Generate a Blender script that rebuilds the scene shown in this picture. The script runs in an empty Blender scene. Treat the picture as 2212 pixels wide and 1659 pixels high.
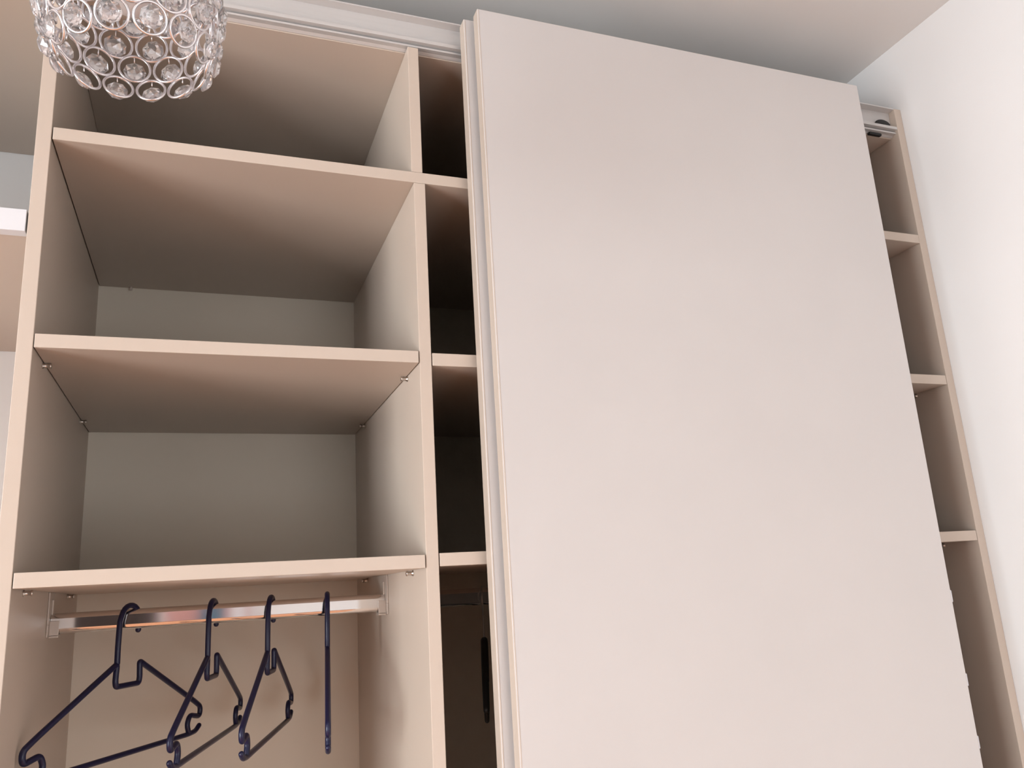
import bpy, bmesh, math, random
from mathutils import Vector, Matrix
random.seed(4)
C = bpy.context.scene.collection
S = bpy.context.scene
PI = math.pi

# ------------------------------------------------------------------ camera
cam_d = bpy.data.cameras.new('camera')
cam = bpy.data.objects.new('camera', cam_d)
C.objects.link(cam)
cam.location = (0.21437, -1.14326, -0.65374)
cam.rotation_euler = (1.816704, 0.059316, -0.354329)
cam_d.sensor_fit = 'HORIZONTAL'
cam_d.sensor_width = 36.0
cam_d.lens = 1747.996 * 36.0 / 2212.0
cam_d.clip_start = 0.02
S.camera = cam

# ------------------------------------------------------------------ world, sun, window light, added front fill, exposure
wd = bpy.data.worlds.new('world')
S.world = wd
wd.use_nodes = True
bg = wd.node_tree.nodes['Background']
sky = wd.node_tree.nodes.new('ShaderNodeTexSky')
sky.sky_type = 'NISHITA'
sky.sun_disc = False
sky.sun_elevation = math.radians(42)
sky.sun_rotation = math.radians(250)
wd.node_tree.links.new(sky.outputs[0], bg.inputs[0])
bg.inputs[1].default_value = 0.12

def light(name, kind, energy, color, loc, direction, **kw):
    d = bpy.data.lights.new(name, kind)
    d.energy = energy
    d.color = color
    for k, v in kw.items():
        setattr(d, k, v)
    o = bpy.data.objects.new(name, d)
    C.objects.link(o)
    o.location = loc
    o.rotation_euler = Vector(direction).to_track_quat('-Z', 'Y').to_euler()
    return o

# room extents (z = 0 is the top of the long fixed shelf, about 2.05 m above the floor)
FLOOR, CEIL = -2.05, 0.444
XL, XR = -3.3, 1.5930
YB, YF = 0.592, -3.7
WY0, WY1, WZ0, WZ1 = -3.0, -1.0, -1.97, -0.25      # balcony-door opening in the left wall

light('window_daylight', 'AREA', 245.0, (0.86, 0.945, 1.0), (XL - 0.16, (WY0 + WY1) / 2, (WZ0 + WZ1) / 2), (1, 0, 0),
      shape='RECTANGLE', size=(WY1 - WY0), size_y=(WZ1 - WZ0))
VX0, VX1, VZ0, VZ1 = 0.35, 1.5, -1.80, -0.86        # made-up low opening behind the viewer, added for front fill light
light('added_fill_front', 'AREA', 24.0, (0.90, 0.95, 1.0), ((VX0 + VX1) / 2, YF - 0.10, (VZ0 + VZ1) / 2), (0, 1, 0),
      shape='RECTANGLE', size=(VX1 - VX0), size_y=(VZ1 - VZ0))
light('sun', 'SUN', 17.0, (1.0, 0.86, 0.70), (-5, -3, 1), (1.0, 0.22, -0.40), angle=math.radians(1.0))
S.view_settings.view_transform = 'Standard'
S.view_settings.look = 'None'
S.view_settings.exposure = 0.06
S.view_settings.gamma = 1.0
S.view_settings.use_curve_mapping = False
S.cycles.max_bounces = 14
S.cycles.diffuse_bounces = 2
S.cycles.glossy_bounces = 6
S.cycles.transmission_bounces = 10
S.cycles.caustics_refractive = False
S.cycles.sample_clamp_indirect = 6.0
S.cycles.use_denoising = True

# ------------------------------------------------------------------ materials
def mat(name, base, rough=0.5, metal=0.0, var=0.03, scale=6.0, bump=0.0, bscale=200.0, spec=0.5, trans=0.0, ior=1.45, stretch=(1, 1, 1)):
    m = bpy.data.materials.new(name)
    m.use_nodes = True
    nt = m.node_tree
    b = nt.nodes['Principled BSDF']
    b.inputs['Roughness'].default_value = rough
    b.inputs['Metallic'].default_value = metal
    b.inputs['Specular IOR Level'].default_value = spec
    b.inputs['Transmission Weight'].default_value = trans
    b.inputs['IOR'].default_value = ior
    tc = nt.nodes.new('ShaderNodeTexCoord')
    mp = nt.nodes.new('ShaderNodeMapping')
    mp.inputs['Scale'].default_value = stretch
    nt.links.new(tc.outputs['Object'], mp.inputs['Vector'])
    n = nt.nodes.new('ShaderNodeTexNoise')
    n.inputs['Scale'].default_value = scale
    n.inputs['Detail'].default_value = 4
    nt.links.new(mp.outputs[0], n.inputs['Vector'])
    r = nt.nodes.new('ShaderNodeMix')
    r.data_type = 'RGBA'
    r.inputs[6].default_value = (*[c * (1 - var) for c in base], 1)
    r.inputs[7].default_value = (*[min(1, c * (1 + var)) for c in base], 1)
    nt.links.new(n.outputs['Fac'], r.inputs[0])
    nt.links.new(r.outputs[2], b.inputs['Base Color'])
    if bump:
        n2 = nt.nodes.new('ShaderNodeTexNoise')
        n2.inputs['Scale'].default_value = bscale
        nt.links.new(mp.outputs[0], n2.inputs['Vector'])
        bp = nt.nodes.new('ShaderNodeBump')
        bp.inputs['Strength'].default_value = bump
        bp.inputs['Distance'].default_value = 0.001
        nt.links.new(n2.outputs['Fac'], bp.inputs['Height'])
        nt.links.new(bp.outputs[0], b.inputs['Normal'])
    return m

M_panel = mat('cream_laminate', (0.655, 0.540, 0.450), 0.42, bump=0.05, bscale=900)
M_edge = M_panel
M_back = mat('backboard', (0.84, 0.74, 0.61), 0.55)
M_door = mat('door_laminate', (0.675, 0.625, 0.60), 0.38, bump=0.03, bscale=900)
M_wall = mat('white_paint', (0.90, 0.865, 0.845), 0.8, var=0.015, bump=0.1, bscale=300)
M_ceil = mat('ceiling_paint', (0.90, 0.855, 0.82), 0.85, var=0.015)
M_white = mat('white_lacquer', (0.80, 0.79, 0.81), 0.4, var=0.01)
M_alu = mat('rail_aluminium', (0.68, 0.65, 0.63), 0.42, 0.25, var=0.05, scale=20, stretch=(0.3, 8, 8))
M_chrome = mat('polished_chrome', (0.80, 0.78, 0.77), 0.07, 1.0, var=0.02)
M_nickel = mat('nickel', (0.62, 0.58, 0.54), 0.3, 1.0, var=0.03)
M_bracket = mat('bracket_plastic', (0.62, 0.53, 0.46), 0.4, 0.2)
M_navy = mat('navy_plastic', (0.009, 0.010, 0.045), 0.28, var=0.1)
M_black = mat('black_rubber', (0.012, 0.012, 0.012), 0.5, var=0.1)
M_floor = mat('oak_floor', (0.35, 0.165, 0.09), 0.65, var=0.18, scale=3, stretch=(1, 9, 1))
M_dark = mat('dark_veneer', (0.022, 0.012, 0.009), 0.45, var=0.2, scale=4, stretch=(8, 8, 0.6))
M_wire = mat('silver_wire', (0.82, 0.80, 0.82), 0.26, 1.0, var=0.02)
M_crystal = mat('crystal_glass', (0.97, 0.96, 0.98), 0.02, 0.0, var=0.0, trans=0.86, ior=1.55)
M_bulb = mat('frosted_bulb', (0.88, 0.87, 0.88), 0.35, var=0.0)
M_pink = mat('pink_panel_paint', (0.55, 0.28, 0.25), 0.7, var=0.25, scale=5)
M_teal = mat('teal_panel_paint', (0.03, 0.13, 0.20), 0.7, var=0.3, scale=5)

mg = bpy.data.materials.new('window_glass')
mg.use_nodes = True
nt = mg.node_tree
nt.nodes.clear()
o_ = nt.nodes.new('ShaderNodeOutputMaterial')
mx = nt.nodes.new('ShaderNodeMixShader')
tr = nt.nodes.new('ShaderNodeBsdfTransparent')
gl = nt.nodes.new('ShaderNodeBsdfGlossy')
gl.inputs['Roughness'].default_value = 0.02
mx.inputs[0].default_value = 0.07
nt.links.new(tr.outputs[0], mx.inputs[1])
nt.links.new(gl.outputs[0], mx.inputs[2])
nt.links.new(mx.outputs[0], o_.inputs[0])

# ------------------------------------------------------------------ mesh helpers
def box_bm(x0, x1, y0, y1, z0, z1, bev=0.0008):
    bm = bmesh.new()
    bmesh.ops.create_cube(bm, size=1.0)
    for v in bm.verts:
        v.co = Vector(((x0 + x1) / 2 + v.co.x * (x1 - x0), (y0 + y1) / 2 + v.co.y * (y1 - y0), (z0 + z1) / 2 + v.co.z * (z1 - z0)))
    if bev:
        bmesh.ops.bevel(bm, geom=bm.edges[:], offset=bev, segments=2, profile=0.5, affect='EDGES')
    return bm

def merge(bms):
    out = bmesh.new()
    for b in bms:
        me = bpy.data.meshes.new('tmp')
        b.to_mesh(me)
        b.free()
        out.from_mesh(me)
        bpy.data.meshes.remove(me)
    return out

def obj(name, bm, material, parent=None, smooth=False):
    me = bpy.data.meshes.new(name)
    if smooth:
        for f in bm.faces:
            f.smooth = True
    bm.to_mesh(me)
    bm.free()
    me.materials.append(material)
    o = bpy.data.objects.new(name, me)
    C.objects.link(o)
    if parent:
        o.parent = parent
        # geometry is given in world space: undo the parent's location
        p = parent
        off = Vector((0, 0, 0))
        while p:
            off += p.location
            p = p.parent
        me.transform(Matrix.Translation(-off))
    return o

def thing(name, label, cat, loc=(0, 0, 0), group=None):
    o = bpy.data.objects.new(name, None)
    C.objects.link(o)
    o.location = loc
    o.empty_display_size = 0.05
    o['label'] = label
    o['category'] = cat
    if group:
        o['group'] = group
    return o

def struct(name, bm, m):
    o = obj(name, bm, m)
    o['kind'] = 'structure'
    return o

def extrude_x(poly, x0, x1, bev=0.0):
    """closed (y, z) outline extruded along x"""
    bm = bmesh.new()
    a = [bm.verts.new((x0, y, z)) for y, z in poly]
    b = [bm.verts.new((x1, y, z)) for y, z in poly]
    n = len(poly)
    bm.faces.new(a)
    bm.faces.new(b[::-1])
    for i in range(n):
        bm.faces.new((a[i], b[i], b[(i + 1) % n], a[(i + 1) % n]))
    bmesh.ops.recalc_face_normals(bm, faces=bm.faces[:])
    if bev:
        bmesh.ops.bevel(bm, geom=bm.edges[:], offset=bev, segments=2, profile=0.5, affect='EDGES')
    return bm

def tube_bm(pts, rad, seg=12, cap=True):
    """swept tube along points, radius may be a list; rounded ends"""
    pts = [Vector(p) for p in pts]
    n = len(pts)
    rr = rad if isinstance(rad, (list, tuple)) else [rad] * n
    if cap:
        t0 = (pts[0] - pts[1]).normalized()
        t1 = (pts[-1] - pts[-2]).normalized()
        A = [(pts[0] + t0 * rr[0] * k, rr[0] * math.sqrt(max(0, 1 - k * k))) for k in (0.92, 0.7, 0.4)]
        B = [(pts[-1] + t1 * rr[-1] * k, rr[-1] * math.sqrt(max(0, 1 - k * k))) for k in (0.4, 0.7, 0.92)]
        pts = [a[0] for a in A] + pts + [b[0] for b in B]
        rr = [a[1] for a in A] + list(rr) + [b[1] for b in B]
        n = len(pts)
    bm = bmesh.new()
    t = (pts[1] - pts[0]).normalized()
    ref = Vector((0, 0, 1)) if abs(t.z) < 0.9 else Vector((1, 0, 0))
    u = t.cross(ref).normalized()
    rings = []
    for i in range(n):
        if i == 0:
            tn = (pts[1] - pts[0])
        elif i == n - 1:
            tn = (pts[-1] - pts[-2])
        else:
            tn = (pts[i + 1] - pts[i]).normalized() + (pts[i] - pts[i - 1]).normalized()
        tn.normalize()
        u = (u - tn * u.dot(tn)).normalized()
        w = tn.cross(u)
        rings.append([bm.verts.new(pts[i] + (u * math.cos(2 * PI * k / seg) + w * math.sin(2 * PI * k / seg)) * rr[i]) for k in range(seg)])
    for i in range(n - 1):
        for k in range(seg):
            bm.faces.new((rings[i][k], rings[i][(k + 1) % seg], rings[i + 1][(k + 1) % seg], rings[i + 1][k]))
    bm.faces.new(rings[0][::-1])
    bm.faces.new(rings[-1])
    bmesh.ops.recalc_face_normals(bm, faces=bm.faces[:])
    return bm

def round_path(pts, r, n=5):
    """2-D or 3-D polyline with its corners rounded"""
    pts = [Vector(p) for p in pts]
    rs = r if isinstance(r, (list, tuple)) else [r] * len(pts)
    out = [pts[0]]
    for i in range(1, len(pts) - 1):
        a, b, c = pts[i - 1], pts[i], pts[i + 1]
        d1, d2 = (a - b), (c - b)
        l = min(rs[i], d1.length * 0.45, d2.length * 0.45)
        p0, p1 = b + d1.normalized() * l, b + d2.normalized() * l
        for k in range(n + 1):
            t = k / n
            out.append(p0 * (1 - t) ** 2 + b * 2 * t * (1 - t) + p1 * t * t)
    out.append(pts[-1])
    return out

def lathe_bm(prof, seg=32):
    bm = bmesh.new()
    rings = []
    for r, z in prof:
        if r < 1e-6:
            rings.append([bm.verts.new((0, 0, z))])
        else:
            rings.append([bm.verts.new((r * math.cos(2 * PI * k / seg), r * math.sin(2 * PI * k / seg), z)) for k in range(seg)])
    for a, b in zip(rings[:-1], rings[1:]):
        for k in range(seg):
            k2 = (k + 1) % seg
            if len(a) == 1 and len(b) == 1:
                continue
            if len(a) == 1:
                bm.faces.new((a[0], b[k2], b[k]))
            elif len(b) == 1:
                bm.faces.new((a[k], a[k2], b[0]))
            else:
                bm.faces.new((a[k], a[k2], b[k2], b[k]))
    bmesh.ops.recalc_face_normals(bm, faces=bm.faces[:])
    return bm

# ------------------------------------------------------------------ the room
W = 0.12
struct('floor', box_bm(XL - W, XR + W, YF - W, YB + W, FLOOR - 0.1, FLOOR, 0), M_floor)
struct('ceiling', box_bm(XL - W, XR + W, YF - W, YB + W, CEIL, CEIL + 0.1, 0), M_ceil)
struct('wall_back', box_bm(XL - W, XR + W, YB, YB + W, FLOOR, CEIL, 0), M_wall)
struct('wall_right', box_bm(XR, XR + W, YF, YB, FLOOR, CEIL, 0), M_wall)
struct('wall_front', merge([
    box_bm(XL - W, VX0, YF - W, YF, FLOOR, CEIL, 0), box_bm(VX1, XR + W, YF - W, YF, FLOOR, CEIL, 0),
    box_bm(VX0, VX1, YF - W, YF, FLOOR, VZ0, 0), box_bm(VX0, VX1, YF - W, YF, VZ1, CEIL, 0)]), M_wall)
struct('wall_left', merge([
    box_bm(XL - W, XL, WY1, YB, FLOOR, CEIL, 0), box_bm(XL - W, XL, YF, WY0, FLOOR, CEIL, 0),
    box_bm(XL - W, XL, WY0, WY1, FLOOR, WZ0, 0), box_bm(XL - W, XL, WY0, WY1, WZ1, CEIL, 0)]), M_wall)
win = thing('window_1', 'white balcony window', 'window', (XL - 0.06, (WY0 + WY1) / 2, WZ0))
del win['label']; del win['category']
win['kind'] = 'structure'
fr = []
for y0, y1 in ((WY0, WY0 + 0.06), (WY1 - 0.06, WY1), ((WY0 + WY1) / 2 - 0.04, (WY0 + WY1) / 2 + 0.04)):
    fr.append(box_bm(XL - 0.09, XL - 0.03, y0, y1, WZ0, WZ1, 0.002))
for z0, z1 in ((WZ0, WZ0 + 0.07), (WZ1 - 0.06, WZ1)):
    fr.append(box_bm(XL - 0.088, XL - 0.032, WY0 + 0.06, WY1 - 0.06, z0, z1, 0.002))
obj('window_frame', merge(fr), M_white, win)
ym = (WY0 + WY1) / 2
obj('pane', box_bm(XL - 0.063, XL - 0.057, WY0 + 0.06, ym - 0.04, WZ0 + 0.07, WZ1 - 0.06, 0), mg, win)
obj('pane', box_bm(XL - 0.063, XL - 0.057, ym + 0.04, WY1 - 0.06, WZ0 + 0.07, WZ1 - 0.06, 0), mg, win)
win2 = bpy.data.objects.new('added_window', None)  # made-up window, frames the added fill light
C.objects.link(win2)
win2.location = ((VX0 + VX1) / 2, YF - 0.06, VZ0)
win2['kind'] = 'structure'
obj('window_frame', merge([box_bm(VX0, VX0 + 0.05, YF - 0.08, YF - 0.03, VZ0, VZ1, 0.002), box_bm(VX1 - 0.05, VX1, YF - 0.08, YF - 0.03, VZ0, VZ1, 0.002),
    box_bm(VX0 + 0.05, VX1 - 0.05, YF - 0.08, YF - 0.03, VZ0, VZ0 + 0.05, 0.002), box_bm(VX0 + 0.05, VX1 - 0.05, YF - 0.08, YF - 0.03, VZ1 - 0.05, VZ1, 0.002)]), M_white, win2)
obj('pane', box_bm(VX0 + 0.05, VX1 - 0.05, YF - 0.058, YF - 0.053, VZ0 + 0.05, VZ1 - 0.05, 0), mg, win2)
# guessed dark door behind the viewer, added for the chrome rod to mirror
d1 = thing('door_1', '', '', (-0.6, YF + 0.02, FLOOR))
del d1['label']; del d1['category']
d1['kind'] = 'structure'
obj('door_leaf', box_bm(-1.02, -0.12, YF, YF + 0.035, FLOOR, FLOOR + 2.05, 0.002), M_dark, d1)
obj('door_frame', merge([box_bm(-1.10, -1.025, YF, YF + 0.045, FLOOR, FLOOR + 2.12, 0.002),
                         box_bm(-0.115, -0.04, YF, YF + 0.045, FLOOR, FLOOR + 2.12, 0.002),
                         box_bm(-1.025, -0.115, YF, YF + 0.045, FLOOR + 2.055, FLOOR + 2.12, 0.002)]), M_dark, d1)
obj('door_handle', tube_bm(round_path([(-0.19, YF + 0.035, FLOOR + 1.05), (-0.19, YF + 0.085, FLOOR + 1.05), (-0.31, YF + 0.085, FLOOR + 1.05)], 0.02), 0.008), M_nickel, d1)

# ------------------------------------------------------------------ the wardrobe
T = 0.0186
IW = 0.51                       # inner width of the open bay
D = 0.5668                      # inner depth
Z2, Z3 = -0.3000, -0.6018       # tops of the two adjustable shelf rows
ZT = 0.2315                     # underside of the top panel
RX = 1.574                      # inner face of the right-hand side panel
M1 = (IW, IW + T)
M2 = (1.036, 1.036 + T)
ward = thing('sliding_wardrobe', 'tall cream built-in wardrobe with open left bay and two sliding doors pushed right', 'wardrobe', (0.78, 0.28, FLOOR))
PL = FLOOR + 0.06
def P(name, m, *a, label=None, parent=ward, bev=0.0008):
    o = obj(name, box_bm(*a, bev), m, parent)
    if label:
        o['label'] = label
    return o
P('side_panel', M_panel, -T, 0, 0, D + 0.012, FLOOR, 0.294)
P('side_panel', M_panel, RX, RX + T, 0, D + 0.012, FLOOR, 0.294)
P('top_panel', M_panel, 0.0003, RX - 0.0003, 0.020, D, ZT, ZT + T)
P('fixed_shelf', M_panel, 0.0016, RX - 0.0004, 0, D - 0.0004, -T, 0)
P('bottom_panel', M_panel, 0.0003, RX - 0.0003, 0.0, D, PL, PL + T)
P('plinth', M_panel, 0.0003, RX - 0.0003, 0.03, 0.048, FLOOR, PL)
P('divider_panel', M_panel, M1[0] - 0.003, M1[1] - 0.0035, 0, D, 0.0003, ZT - 0.0003)
P('divider_panel', M_panel, M1[0], M1[1], 0, D, PL + T, -T - 0.0003)
P('divider_panel', M_panel, M2[0] - 0.003, M2[1] - 0.003, 0, D, 0.0003, ZT - 0.0003)
P('divider_panel', M_panel, M2[0], M2[1], 0, D, PL + T, -T - 0.0003)
P('back_panel', M_back, 0.0, RX, D + 0.0004, D + 0.012, FLOOR, 0.28, bev=0)

def pin(side, x, y, z):
    """steel shelf pin: stem with a little flange against the panel"""
    s = 1 if side == 'left' else -1
    q = Matrix.Translation((x, y, z)) @ Matrix.Rotation(s * PI / 2, 4, 'Y')
    bm = lathe_bm([(0, 0.0002), (0.0042, 0.0002), (0.0042, 0.0012), (0.0030, 0.0014), (0.0030, 0.0085), (0.0037, 0.0089), (0.0037, 0.0106), (0.0028, 0.0112), (0, 0.0112)], 14)
    bm.transform(q)
    return obj('shelf_pin', bm, M_nickel, ward, True)

def shelf(x0, x1, zt, pins=True, th=T, front=-0.0015):
    P('shelf', M_panel, x0 + 0.0015, x1 - 0.0015, front, D - 0.004, zt - th, zt)
    if pins:
        for y in (0.073, 0.445):
            pin('left', x0, y, zt - th - 0.0044)
            pin('right', x1, y + 0.006, zt - th - 0.0044)
shelf(0, IW, Z2)
shelf(0, IW, Z3)
shelf(M1[1], M2[0], Z2 - 0.0018, th=0.0200, front=0)
shelf(M1[1], M2[0], Z3 + 0.0014, front=0)
shelf(M2[1], RX, Z2, front=0)
shelf(M2[1], RX, Z3, front=0)
# small dowel end at the back of the fixed shelf
bm = lathe_bm([(0, 0), (0.0032, 0), (0.0032, 0.006), (0, 0.007)], 12)
bm.transform(Matrix.Translation((0.059, D - 0.006, -T - 0.0062)))
obj('dowel', bm, M_bracket, ward, True)

# sliding-door rail: C profile with a second lower lip
rail_poly = [(0.0000, 0.2940), (0.0000, 0.2915), (0.0150, 0.2905), (0.0150, 0.2478), (0.0040, 0.2470), (0.0040, 0.2500), (0.0005, 0.2500),
             (0.0005, 0.2440), (0.0120, 0.2435), (0.0120, 0.2400), (0.0055, 0.2395), (0.0055, 0.2362), (0.0135, 0.2358), (0.0190, 0.2330), (0.0190, 0.2940)]
rail = obj('door_rail', extrude_x(rail_poly, 0.0003, RX - 0.0003), M_alu, ward)
rail['label'] = 'white metal sliding-door rail'
bm = bmesh.new()
bmesh.ops.create_uvsphere(bm, u_segments=20, v_segments=12, radius=1)
bm.transform(Matrix.Translation((1.545, 0.0095, 0.2560)) @ Matrix.Diagonal((0.021, 0.0050, 0.0120, 1)))
obj('rail_stop', bm, M_black, rail, True)
obj('stop_shadow', box_bm(1.505, 1.538, 0.010, 0.018, 0.2292, 0.2345, 0.0015), M_black, rail)  # black block standing in for the soft shadow under the rail

# the two sliding doors
inner = obj('sliding_door', box_bm(0.5957, 1.397, -0.035, -0.0125, FLOOR + 0.015, 0.2775, 0.0014), M_door, ward)
inner['label'] = 'inner sliding door, almost hidden'
outer = obj('sliding_door', box_bm(0.6095, 1.4085, -0.0665, -0.0455, FLOOR + 0.015, 0.2765, 0.0014), M_door, ward)
outer['label'] = 'plain front sliding door'
for o, x in ((inner, 0.5957), (outer, 0.6095)):
    o.data.materials.append(M_panel)              # warmer edging on the narrow sides
    for f in o.data.polygons:
        if abs(f.normal.x) > 0.7:
            f.material_index = 1
    y0, y1 = (-0.0351, -0.0344) if o is inner else (-0.0666, -0.0659)
    e = obj('edge_band', box_bm(x + 0.0018, x + 0.0030, y0 - 0.0002, y1, FLOOR + 0.0165, 0.2745, 0.0002), M_panel, o)
for z in (-0.7130, -0.8480, -0.9450):
    bm = extrude_x([(-0.0645, z - 0.010), (-0.0475, z - 0.010), (-0.0475, z + 0.010), (-0.0645, z + 0.010)], 1.4086, 1.4128, 0.0012)
    obj('edge_bumper', bm, M_white, outer)
# roller hangers that carry the doors in the rail (behind the doors)
for o, xs, y in ((inner, (0.70, 1.30), -0.012), (outer, (0.78, 1.36), -0.012)):
    for x in xs:
        if o is inner:
            obj('roller_plate', box_bm(x - 0.03, x + 0.03, -0.0124, -0.004, 0.235, 0.270, 0.001), M_nickel, o)

# clothes rods in the open bay and the middle bay
RY, RZ0, RZ1 = 0.285, -0.6815, -0.6515
def stadium(cy, cz, hw, hh, n=8):
    pts = []
    for k in range(n + 1):
        a = PI * k / n
        pts.append((cy + hw * math.cos(a), cz + (hh - hw) + hw * math.sin(a)))
    for k in range(n + 1):
        a = PI + PI * k / n
        pts.append((cy + hw * math.cos(a), cz - (hh - hw) + hw * math.sin(a)))
    return pts
def rod(x0, x1):
    bm = extrude_x(stadium(RY, (RZ0 + RZ1) / 2, 0.0078, (RZ1 - RZ0) / 2), x0 + 0.003, x1 - 0.003)
    for f in bm.faces:
        f.smooth = abs(f.normal.x) < 0.5
    for e in bm.edges:
        c = [f.normal for f in e.link_faces]
        flat = any(abs(n.x) < 0.5 and abs(n.z) < 1e-4 for n in c)
        if any(abs(n.x) > 0.5 for n in c) or flat:
            e.smooth = False
    r = obj('clothes_rod', bm, M_chrome, ward)
    r['label'] = 'chrome oval clothes rod'
    for s, x in ((1, x0), (-1, x1)):
        def bx(a, b, *q, bev=0.0006):
            lo, hi = sorted((x + s * a, x + s * b))
            return box_bm(lo, hi, *q, bev)
        parts = [bx(0.0002, 0.0024, 0.262, 0.308, RZ0 - 0.004, RZ0 + 0.014),
                 bx(0.0002, 0.0024, 0.262, 0.283, RZ0 + 0.014, Z3 - T - 0.0002),
                 bx(0.0002, 0.0024, 0.283, 0.306, RZ1 + 0.019, Z3 - T - 0.0002),
                 bx(0.0024, 0.0050, 0.281, 0.283, RZ1 - 0.004, RZ1 + 0.020),
                 # cup round the rod end
                 bx(0.0024, 0.0150, 0.2735, 0.2768, RZ0 - 0.0030, RZ0 + 0.0190),
                 bx(0.0024, 0.0150, 0.2932, 0.2965, RZ0 - 0.0030, RZ0 + 0.0190),
                 bx(0.0024, 0.0150, 0.2735, 0.2965, RZ0 - 0.0052, RZ0 - 0.0012)]
        obj('rod_bracket', merge(parts), M_bracket, r)
    return r
rod(0, IW)
rod(M1[1], M2[0])

# ------------------------------------------------------------------ coat hangers
HM = [0.0263, -0.0842, 0.0290, -0.1164, 0.188, -0.1697, 0.194, -0.1856, 0.1600, -0.1845, 0.1640, -0.2103, 0.1945, -0.2040]
HR = 0.0042
def hanger(x, th, ph, dy, label, rad=HR):
    a, hp, b, hn, w1, h1, w2, h2, w3, h3, w4, h4, w5, h5 = HM
    root = thing('coat_hanger', label, 'hanger', (x, RY + dy, -0.6460), 'navy plastic hangers on the chrome rod')
    root.rotation_euler = (0, 0, th)
    def pl(pts):
        out = []
        for s, h in pts:
            s2 = s * math.cos(ph) - h * math.sin(ph)
            h2_ = s * math.sin(ph) + h * math.cos(ph)
            out.append((s2, 0, h2_))
        return out
    def mk(name, bms):
        bm = merge(bms)
        me = bpy.data.meshes.new(name)
        for f in bm.faces:
            f.smooth = True
        bm.to_mesh(me)
        bm.free()
        me.materials.append(M_navy)
        o = bpy.data.objects.new(name, me)
        C.objects.link(o)
        o.parent = root
    # shoulder frame with the notch in the middle and a lobe at each end
    def end(s):
        return [(s * (w1 - 0.012), h1 + 0.008), (s * (w2 + 0.003), h1 - 0.004), (s * (w2 + 0.001), h2 - 0.004), (s * (w3 + 0.006), h3 + 0.001),
                (s * (w3 - 0.001), (h3 + h4) / 2), (s * w4, h4)]
    path = [*reversed(end(-1)), (-a, hp), (-b + 0.001, hn + 0.008), (-b + 0.003, hn), (b - 0.003, hn), (b - 0.001, hn + 0.008), (a, hp), *end(1)]
    path = [Vector((q[0], 0, q[1])) for q in path]
    rs = [0.0, .008, .007, .008, .012, .02, .0045, .006, .006, .006, .006, .0045, .02, .012, .008, .007, .008, 0.0]
    path = round_path(path, rs, 5)
    path = [Vector(v) for v in pl([(q.x, q.z) for q in path])]
    frame = [tube_bm(path, rad)]
    mk('shoulder_frame', frame)
    # bottom bar ending in an upturned tip on each side
    bar = [(-w5, h5), (-w5 + 0.010, h4 - 0.001), (-w4, h4 - 0.003), (w4, h4 - 0.003), (w5 - 0.010, h4 - 0.001), (w5, h5)]
    bar = round_path([Vector((q[0], 0, q[1])) for q in bar], 0.01, 4)
    mk('trouser_bar', [tube_bm([Vector(v) for v in pl([(q.x, q.z) for q in bar])], rad * 0.97)])
    # hook: straight stem rising from the notch, over the rod and down behind it
    hk = [(-a, hp + 0.001), (-a - 0.0002, -0.060), (-a + 0.0008, -0.024)]
    R_ = 0.0215
    for k in range(1, 12):
        t = PI - PI * 1.0 * k / 11
        hk.append((R_ * math.cos(t) - 0.0015, -R_ * 1.0 + R_ * math.sin(t)))
    hk += [(0.0203, -0.030), (0.0185, -0.0375)]
    mk('hook', [tube_bm([Vector(v) for v in pl(hk)], rad)])
    return root
hanger(0.1125, 1.0100, -0.0050, -0.008, 'navy blue plastic hanger turned furthest sideways, leftmost on the chrome rod')
hanger(0.2315, 1.3030, 0.0060, -0.0015, 'second navy blue hanger from the left on the chrome rod, overlapping the leftmost')
hanger(0.3205, 1.3080, 0.0050, 0.0, 'third navy blue hanger from the left, clear of its neighbours on the rod')
hanger(0.4108, 1.4370, 0.0329, 0.0, 'navy blue hanger seen edge-on like a thin upright line, rightmost on the rod')

def dark_hanger(x, th, label):
    """broad black hanger with a thin metal hook"""
    root = thing('coat_hanger', label, 'hanger', (x, RY, -0.6485))
    root.rotation_euler = (0, 0, th)
    body = [(-0.200, -0.183), (-0.150, -0.150), (-0.080, -0.118), (-0.020, -0.098), (0, -0.094), (0.020, -0.098), (0.080, -0.118), (0.150, -0.150), (0.200, -0.183)]
    b1 = tube_bm([(s_, 0, h_) for s_, h_ in body], [0.0048, 0.0056, 0.0060, 0.0062, 0.0062, 0.0062, 0.0060, 0.0056, 0.0048])
    bar = tube_bm(round_path([(-0.198, 0, -0.184), (-0.190, 0, -0.200), (0.190, 0, -0.200), (0.198, 0, -0.184)], 0.008), 0.0036)
    hk = [(0, 0, -0.094), (0, 0, -0.046), (-0.010, 0, -0.038)]
    for k in range(0, 11):
        t = PI * 1.12 - PI * 1.12 * k / 10
        hk.append((0.0190 * math.cos(t), 0, -0.0192 + 0.0190 * math.sin(t)))
    for nm, bm, m in (('body', b1, M_black), ('trouser_bar', bar, M_black), ('hook', tube_bm(hk, 0.0015, 8), M_nickel)):
        me = bpy.data.meshes.new(nm)
        for f in bm.faces:
            f.smooth = True
        bm.to_mesh(me)
        bm.free()
        me.materials.append(m)
        o = bpy.data.objects.new(nm, me)
        C.objects.link(o)
        o.parent = root
dark_hanger(0.6845, 1.245, 'black hanger on a thin metal hook, edge-on in the dark gap beside the doors')
dark_hanger(0.7090, 1.275, 'black hanger half hidden by the door edge, behind the one in the dark gap')


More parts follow.
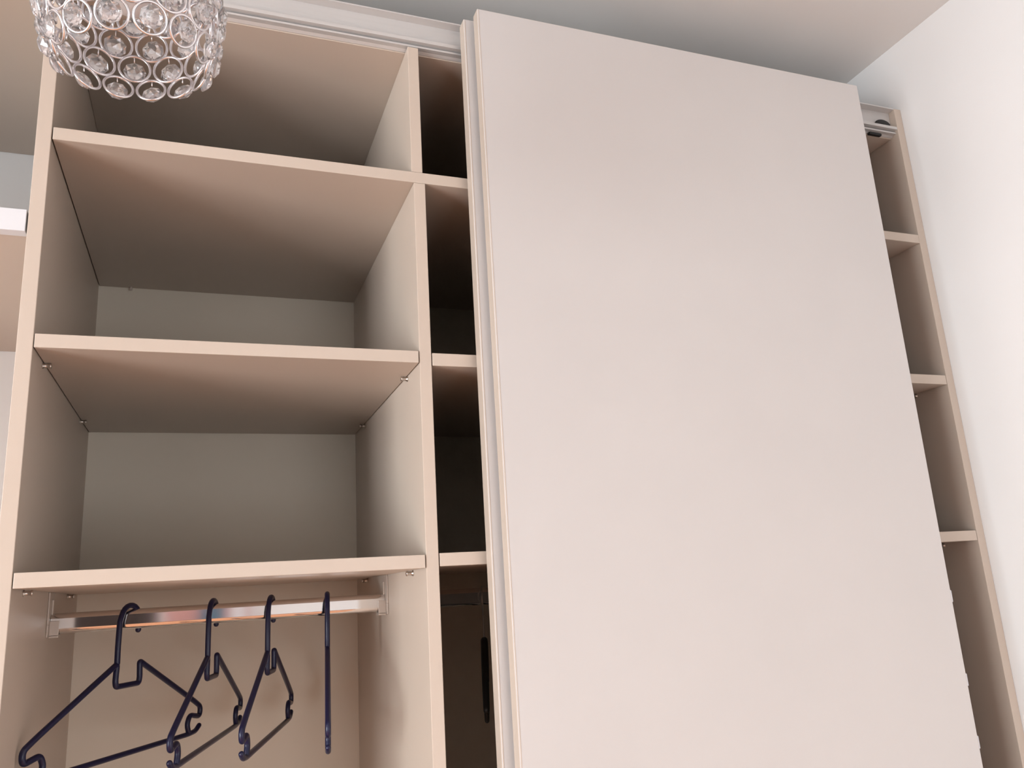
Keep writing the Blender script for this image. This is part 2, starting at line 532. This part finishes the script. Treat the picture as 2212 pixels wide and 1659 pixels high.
# ------------------------------------------------------------------ open niche left of the wardrobe
NX0 = XL
def niche(zf, lab):
    t = thing('niche_shelf', lab, 'shelf', (-0.3, 0.3, zf - 0.03))
    o = obj('shelf_board', box_bm(-0.90, -T - 0.0015, 0.0196, YB - 0.001, zf - 0.0285, zf - 0.004, 0.0006), M_panel, t)
    o['label'] = 'cream board'
    o = obj('front_lip', box_bm(-0.90, -T - 0.0022, 0.0, 0.019, zf - 0.0310, zf, 0.0006), M_white, t)
    o['label'] = 'white front edge'
    return t
niche(-0.1275, 'thick white-edged shelf in the open niche at the left edge of the picture')
nt_ = niche(0.2950, 'uppermost shelf board of the left niche, its tan underside showing')
obj('side_panel', box_bm(-0.92, -0.9005, 0, YB - 0.001, FLOOR, 0.30, 0.0008), M_panel, nt_)  # unseen side, added to keep window light off the niche wall
# ------------------------------------------------------------------ crystal lamp shade
L0 = Vector((0.1419, -0.4394, -0.1829))
nrm = Vector((-0.060, -0.100, 1.0)).normalized()
ex = Vector((0, 1, 0)).cross(nrm).normalized()
ey = nrm.cross(ex)
LM = Matrix((ex, ey, nrm)).transposed().to_4x4()
LM.translation = L0
lamp = thing('crystal_pendant_lamp', 'silver wire-ring lamp shade set with clear crystals, hanging at the top left', 'lamp', L0)
lamp.rotation_euler = LM.to_euler()
def lobj(name, bm, m, smooth=True, parent=None):
    me = bpy.data.meshes.new(name)
    if smooth:
        for f in bm.faces:
            f.smooth = True
    bm.to_mesh(me)
    bm.free()
    me.materials.append(m)
    o = bpy.data.objects.new(name, me)
    C.objects.link(o)
    o.parent = parent or lamp
    return o
def torus_bm(R, r, seg=28, ts=8):
    bm = bmesh.new()
    rg = []
    for i in range(seg):
        a = 2 * PI * i / seg
        rg.append([bm.verts.new(((R + r * math.cos(2 * PI * k / ts)) * math.cos(a), (R + r * math.cos(2 * PI * k / ts)) * math.sin(a), r * math.sin(2 * PI * k / ts))) for k in range(ts)])
    for i in range(seg):
        for k in range(ts):
            bm.faces.new((rg[i][k], rg[(i + 1) % seg][k], rg[(i + 1) % seg][(k + 1) % ts], rg[i][(k + 1) % ts]))
    bmesh.ops.recalc_face_normals(bm, faces=bm.faces[:])
    return bm
def crystal_bm(R):
    """octagonal cut stone: table, crown, girdle, pavilion and culet; z is outwards"""
    bm = bmesh.new()
    def ring(r, z, n=8, off=0.0):
        return [bm.verts.new((r * math.cos(2 * PI * (k + off) / n), r * math.sin(2 * PI * (k + off) / n), z)) for k in range(n)]
    a = ring(R * 0.52, R * 0.42, off=0.5)
    b = ring(R, R * 0.08)
    c = ring(R, -R * 0.06)
    d = ring(R * 0.50, -R * 0.36, off=0.5)
    e = bm.verts.new((0, 0, -R * 0.50))
    bm.faces.new(a)
    for k in range(8):
        k2 = (k + 1) % 8
        bm.faces.new((a[k], b[k2], b[k]) if False else (b[k], b[k2], a[k]))
        bm.faces.new((a[k], b[k2], a[k2]))
        bm.faces.new((b[k], c[k], c[k2], b[k2]))
        bm.faces.new((c[k], d[k], c[k2]))
        bm.faces.new((d[k], d[k2], c[k2]))
        bm.faces.new((d[k], e, d[k2]))
    bmesh.ops.recalc_face_normals(bm, faces=bm.faces[:])
    return bm
NR = 14
rows = [(0.0128, 0.0645, 20), (0.0365, 0.0695, 7), (0.0608, 0.0712, 0), (0.0855, 0.0712, 0), (0.110, 0.0712, 0), (0.1345, 0.0712, 0)]
for ri, (h, rad, tilt) in enumerate(rows):
    Rr = math.pi * rad / NR * 0.985
    rb = torus_bm(Rr - 0.0013, 0.0013)
    # the two fine pins that hold the stone
    for s in (1, -1):
        pb = tube_bm([(0, s * (Rr - 0.0011), 0), (0, s * Rr * 0.52, 0.0018)], 0.0005, 6, False)
        me_ = bpy.data.meshes.new('t'); pb.to_mesh(me_); pb.free(); rb.from_mesh(me_); bpy.data.meshes.remove(me_)
    ring0 = stone0 = None
    for k in range(NR):
        a = 2 * PI * (k + 0.5 * (ri % 2) + 0.1) / NR
        out = Vector((math.cos(a), math.sin(a), 0))
        tan = Vector((-math.sin(a), math.cos(a), 0))
        t = math.radians(tilt)
        nz = (out * math.cos(t) - Vector((0, 0, 1)) * math.sin(t)).normalized()
        up = nz.cross(tan)
        Mx = Matrix((tan, up, nz)).transposed().to_4x4()
        Mx.translation = out * rad + Vector((0, 0, h))
        if ring0 is None:
            o = ring0 = lobj('wire_ring', rb, M_wire)
            s = stone0 = lobj('crystal', crystal_bm(Rr * 0.68), M_crystal, False, o)
        else:
            o = ring0.copy(); C.objects.link(o); o.parent = lamp
            s = stone0.copy(); C.objects.link(s); s.parent = o
        o.matrix_local = Mx
        s.matrix_local = Matrix.Translation((0, 0, 0.0055)) @ Matrix.Rotation(random.uniform(-0.35, 0.35), 4, 'Z') @ Matrix.Rotation(random.uniform(-0.16, 0.16), 4, 'X') @ Matrix.Rotation(random.uniform(-0.16, 0.16), 4, 'Y')
tb = torus_bm(0.0712, 0.0018, 64)
tb.transform(Matrix.Translation((0, 0, 0.150)))
lobj('top_hoop', tb, M_wire)
lobj('top_disc', lathe_bm([(0, 0.151), (0.070, 0.151), (0.070, 0.153), (0.03, 0.157), (0, 0.157)], 48), M_wire)
lobj('socket', lathe_bm([(0, 0.118), (0.016, 0.118), (0.018, 0.125), (0.018, 0.1505), (0, 0.1505)], 28), M_white)
lobj('bulb', lathe_bm([(0, 0.052), (0.008, 0.053), (0.017, 0.059), (0.022, 0.068), (0.0235, 0.078), (0.022, 0.088), (0.017, 0.100), (0.0135, 0.1178), (0, 0.1178)], 28), M_bulb)
# curved arm up to the ceiling rose
inv = LM.inverted()
top = L0 + nrm * 0.157
p_ = [top, top + nrm * 0.10, Vector((top.x - 0.03, top.y - 0.03, 0.25)), Vector((top.x - 0.03, top.y - 0.03, CEIL - 0.02))]
lobj('arm', tube_bm([inv @ q for q in round_path(p_, 0.06, 8)], 0.006, 12), M_wire)
rose = lathe_bm([(0, 0), (0.055, 0), (0.055, -0.008), (0.035, -0.022), (0.01, -0.026), (0, -0.026)], 40)
rose.transform(inv @ Matrix.Translation((top.x - 0.03, top.y - 0.03, CEIL - 0.0002)))
lobj('ceiling_rose', rose, M_wire)

# ------------------------------------------------------------------ made-up panel standing in for the viewer's reflection in the chrome rod
pic = thing('viewer_stand_in', 'made-up pink and blue framed panel standing in for the viewer mirrored in the chrome rod', 'picture', (0.24, YF + 0.02, -1.3))
obj('frame', box_bm(-0.02, 0.52, YF + 0.0005, YF + 0.03, -1.25, -0.20, 0.003), M_white, pic)
obj('pink_panel', box_bm(0.01, 0.49, YF + 0.029, YF + 0.034, -1.22, -0.23, 0.001), M_pink, pic)
obj('painted_shape', box_bm(0.20, 0.34, YF + 0.034, YF + 0.036, -0.95, -0.62, 0.001), M_teal, pic)
obj('painted_shape', box_bm(0.38, 0.46, YF + 0.034, YF + 0.036, -1.10, -0.50, 0.001), M_white, pic)
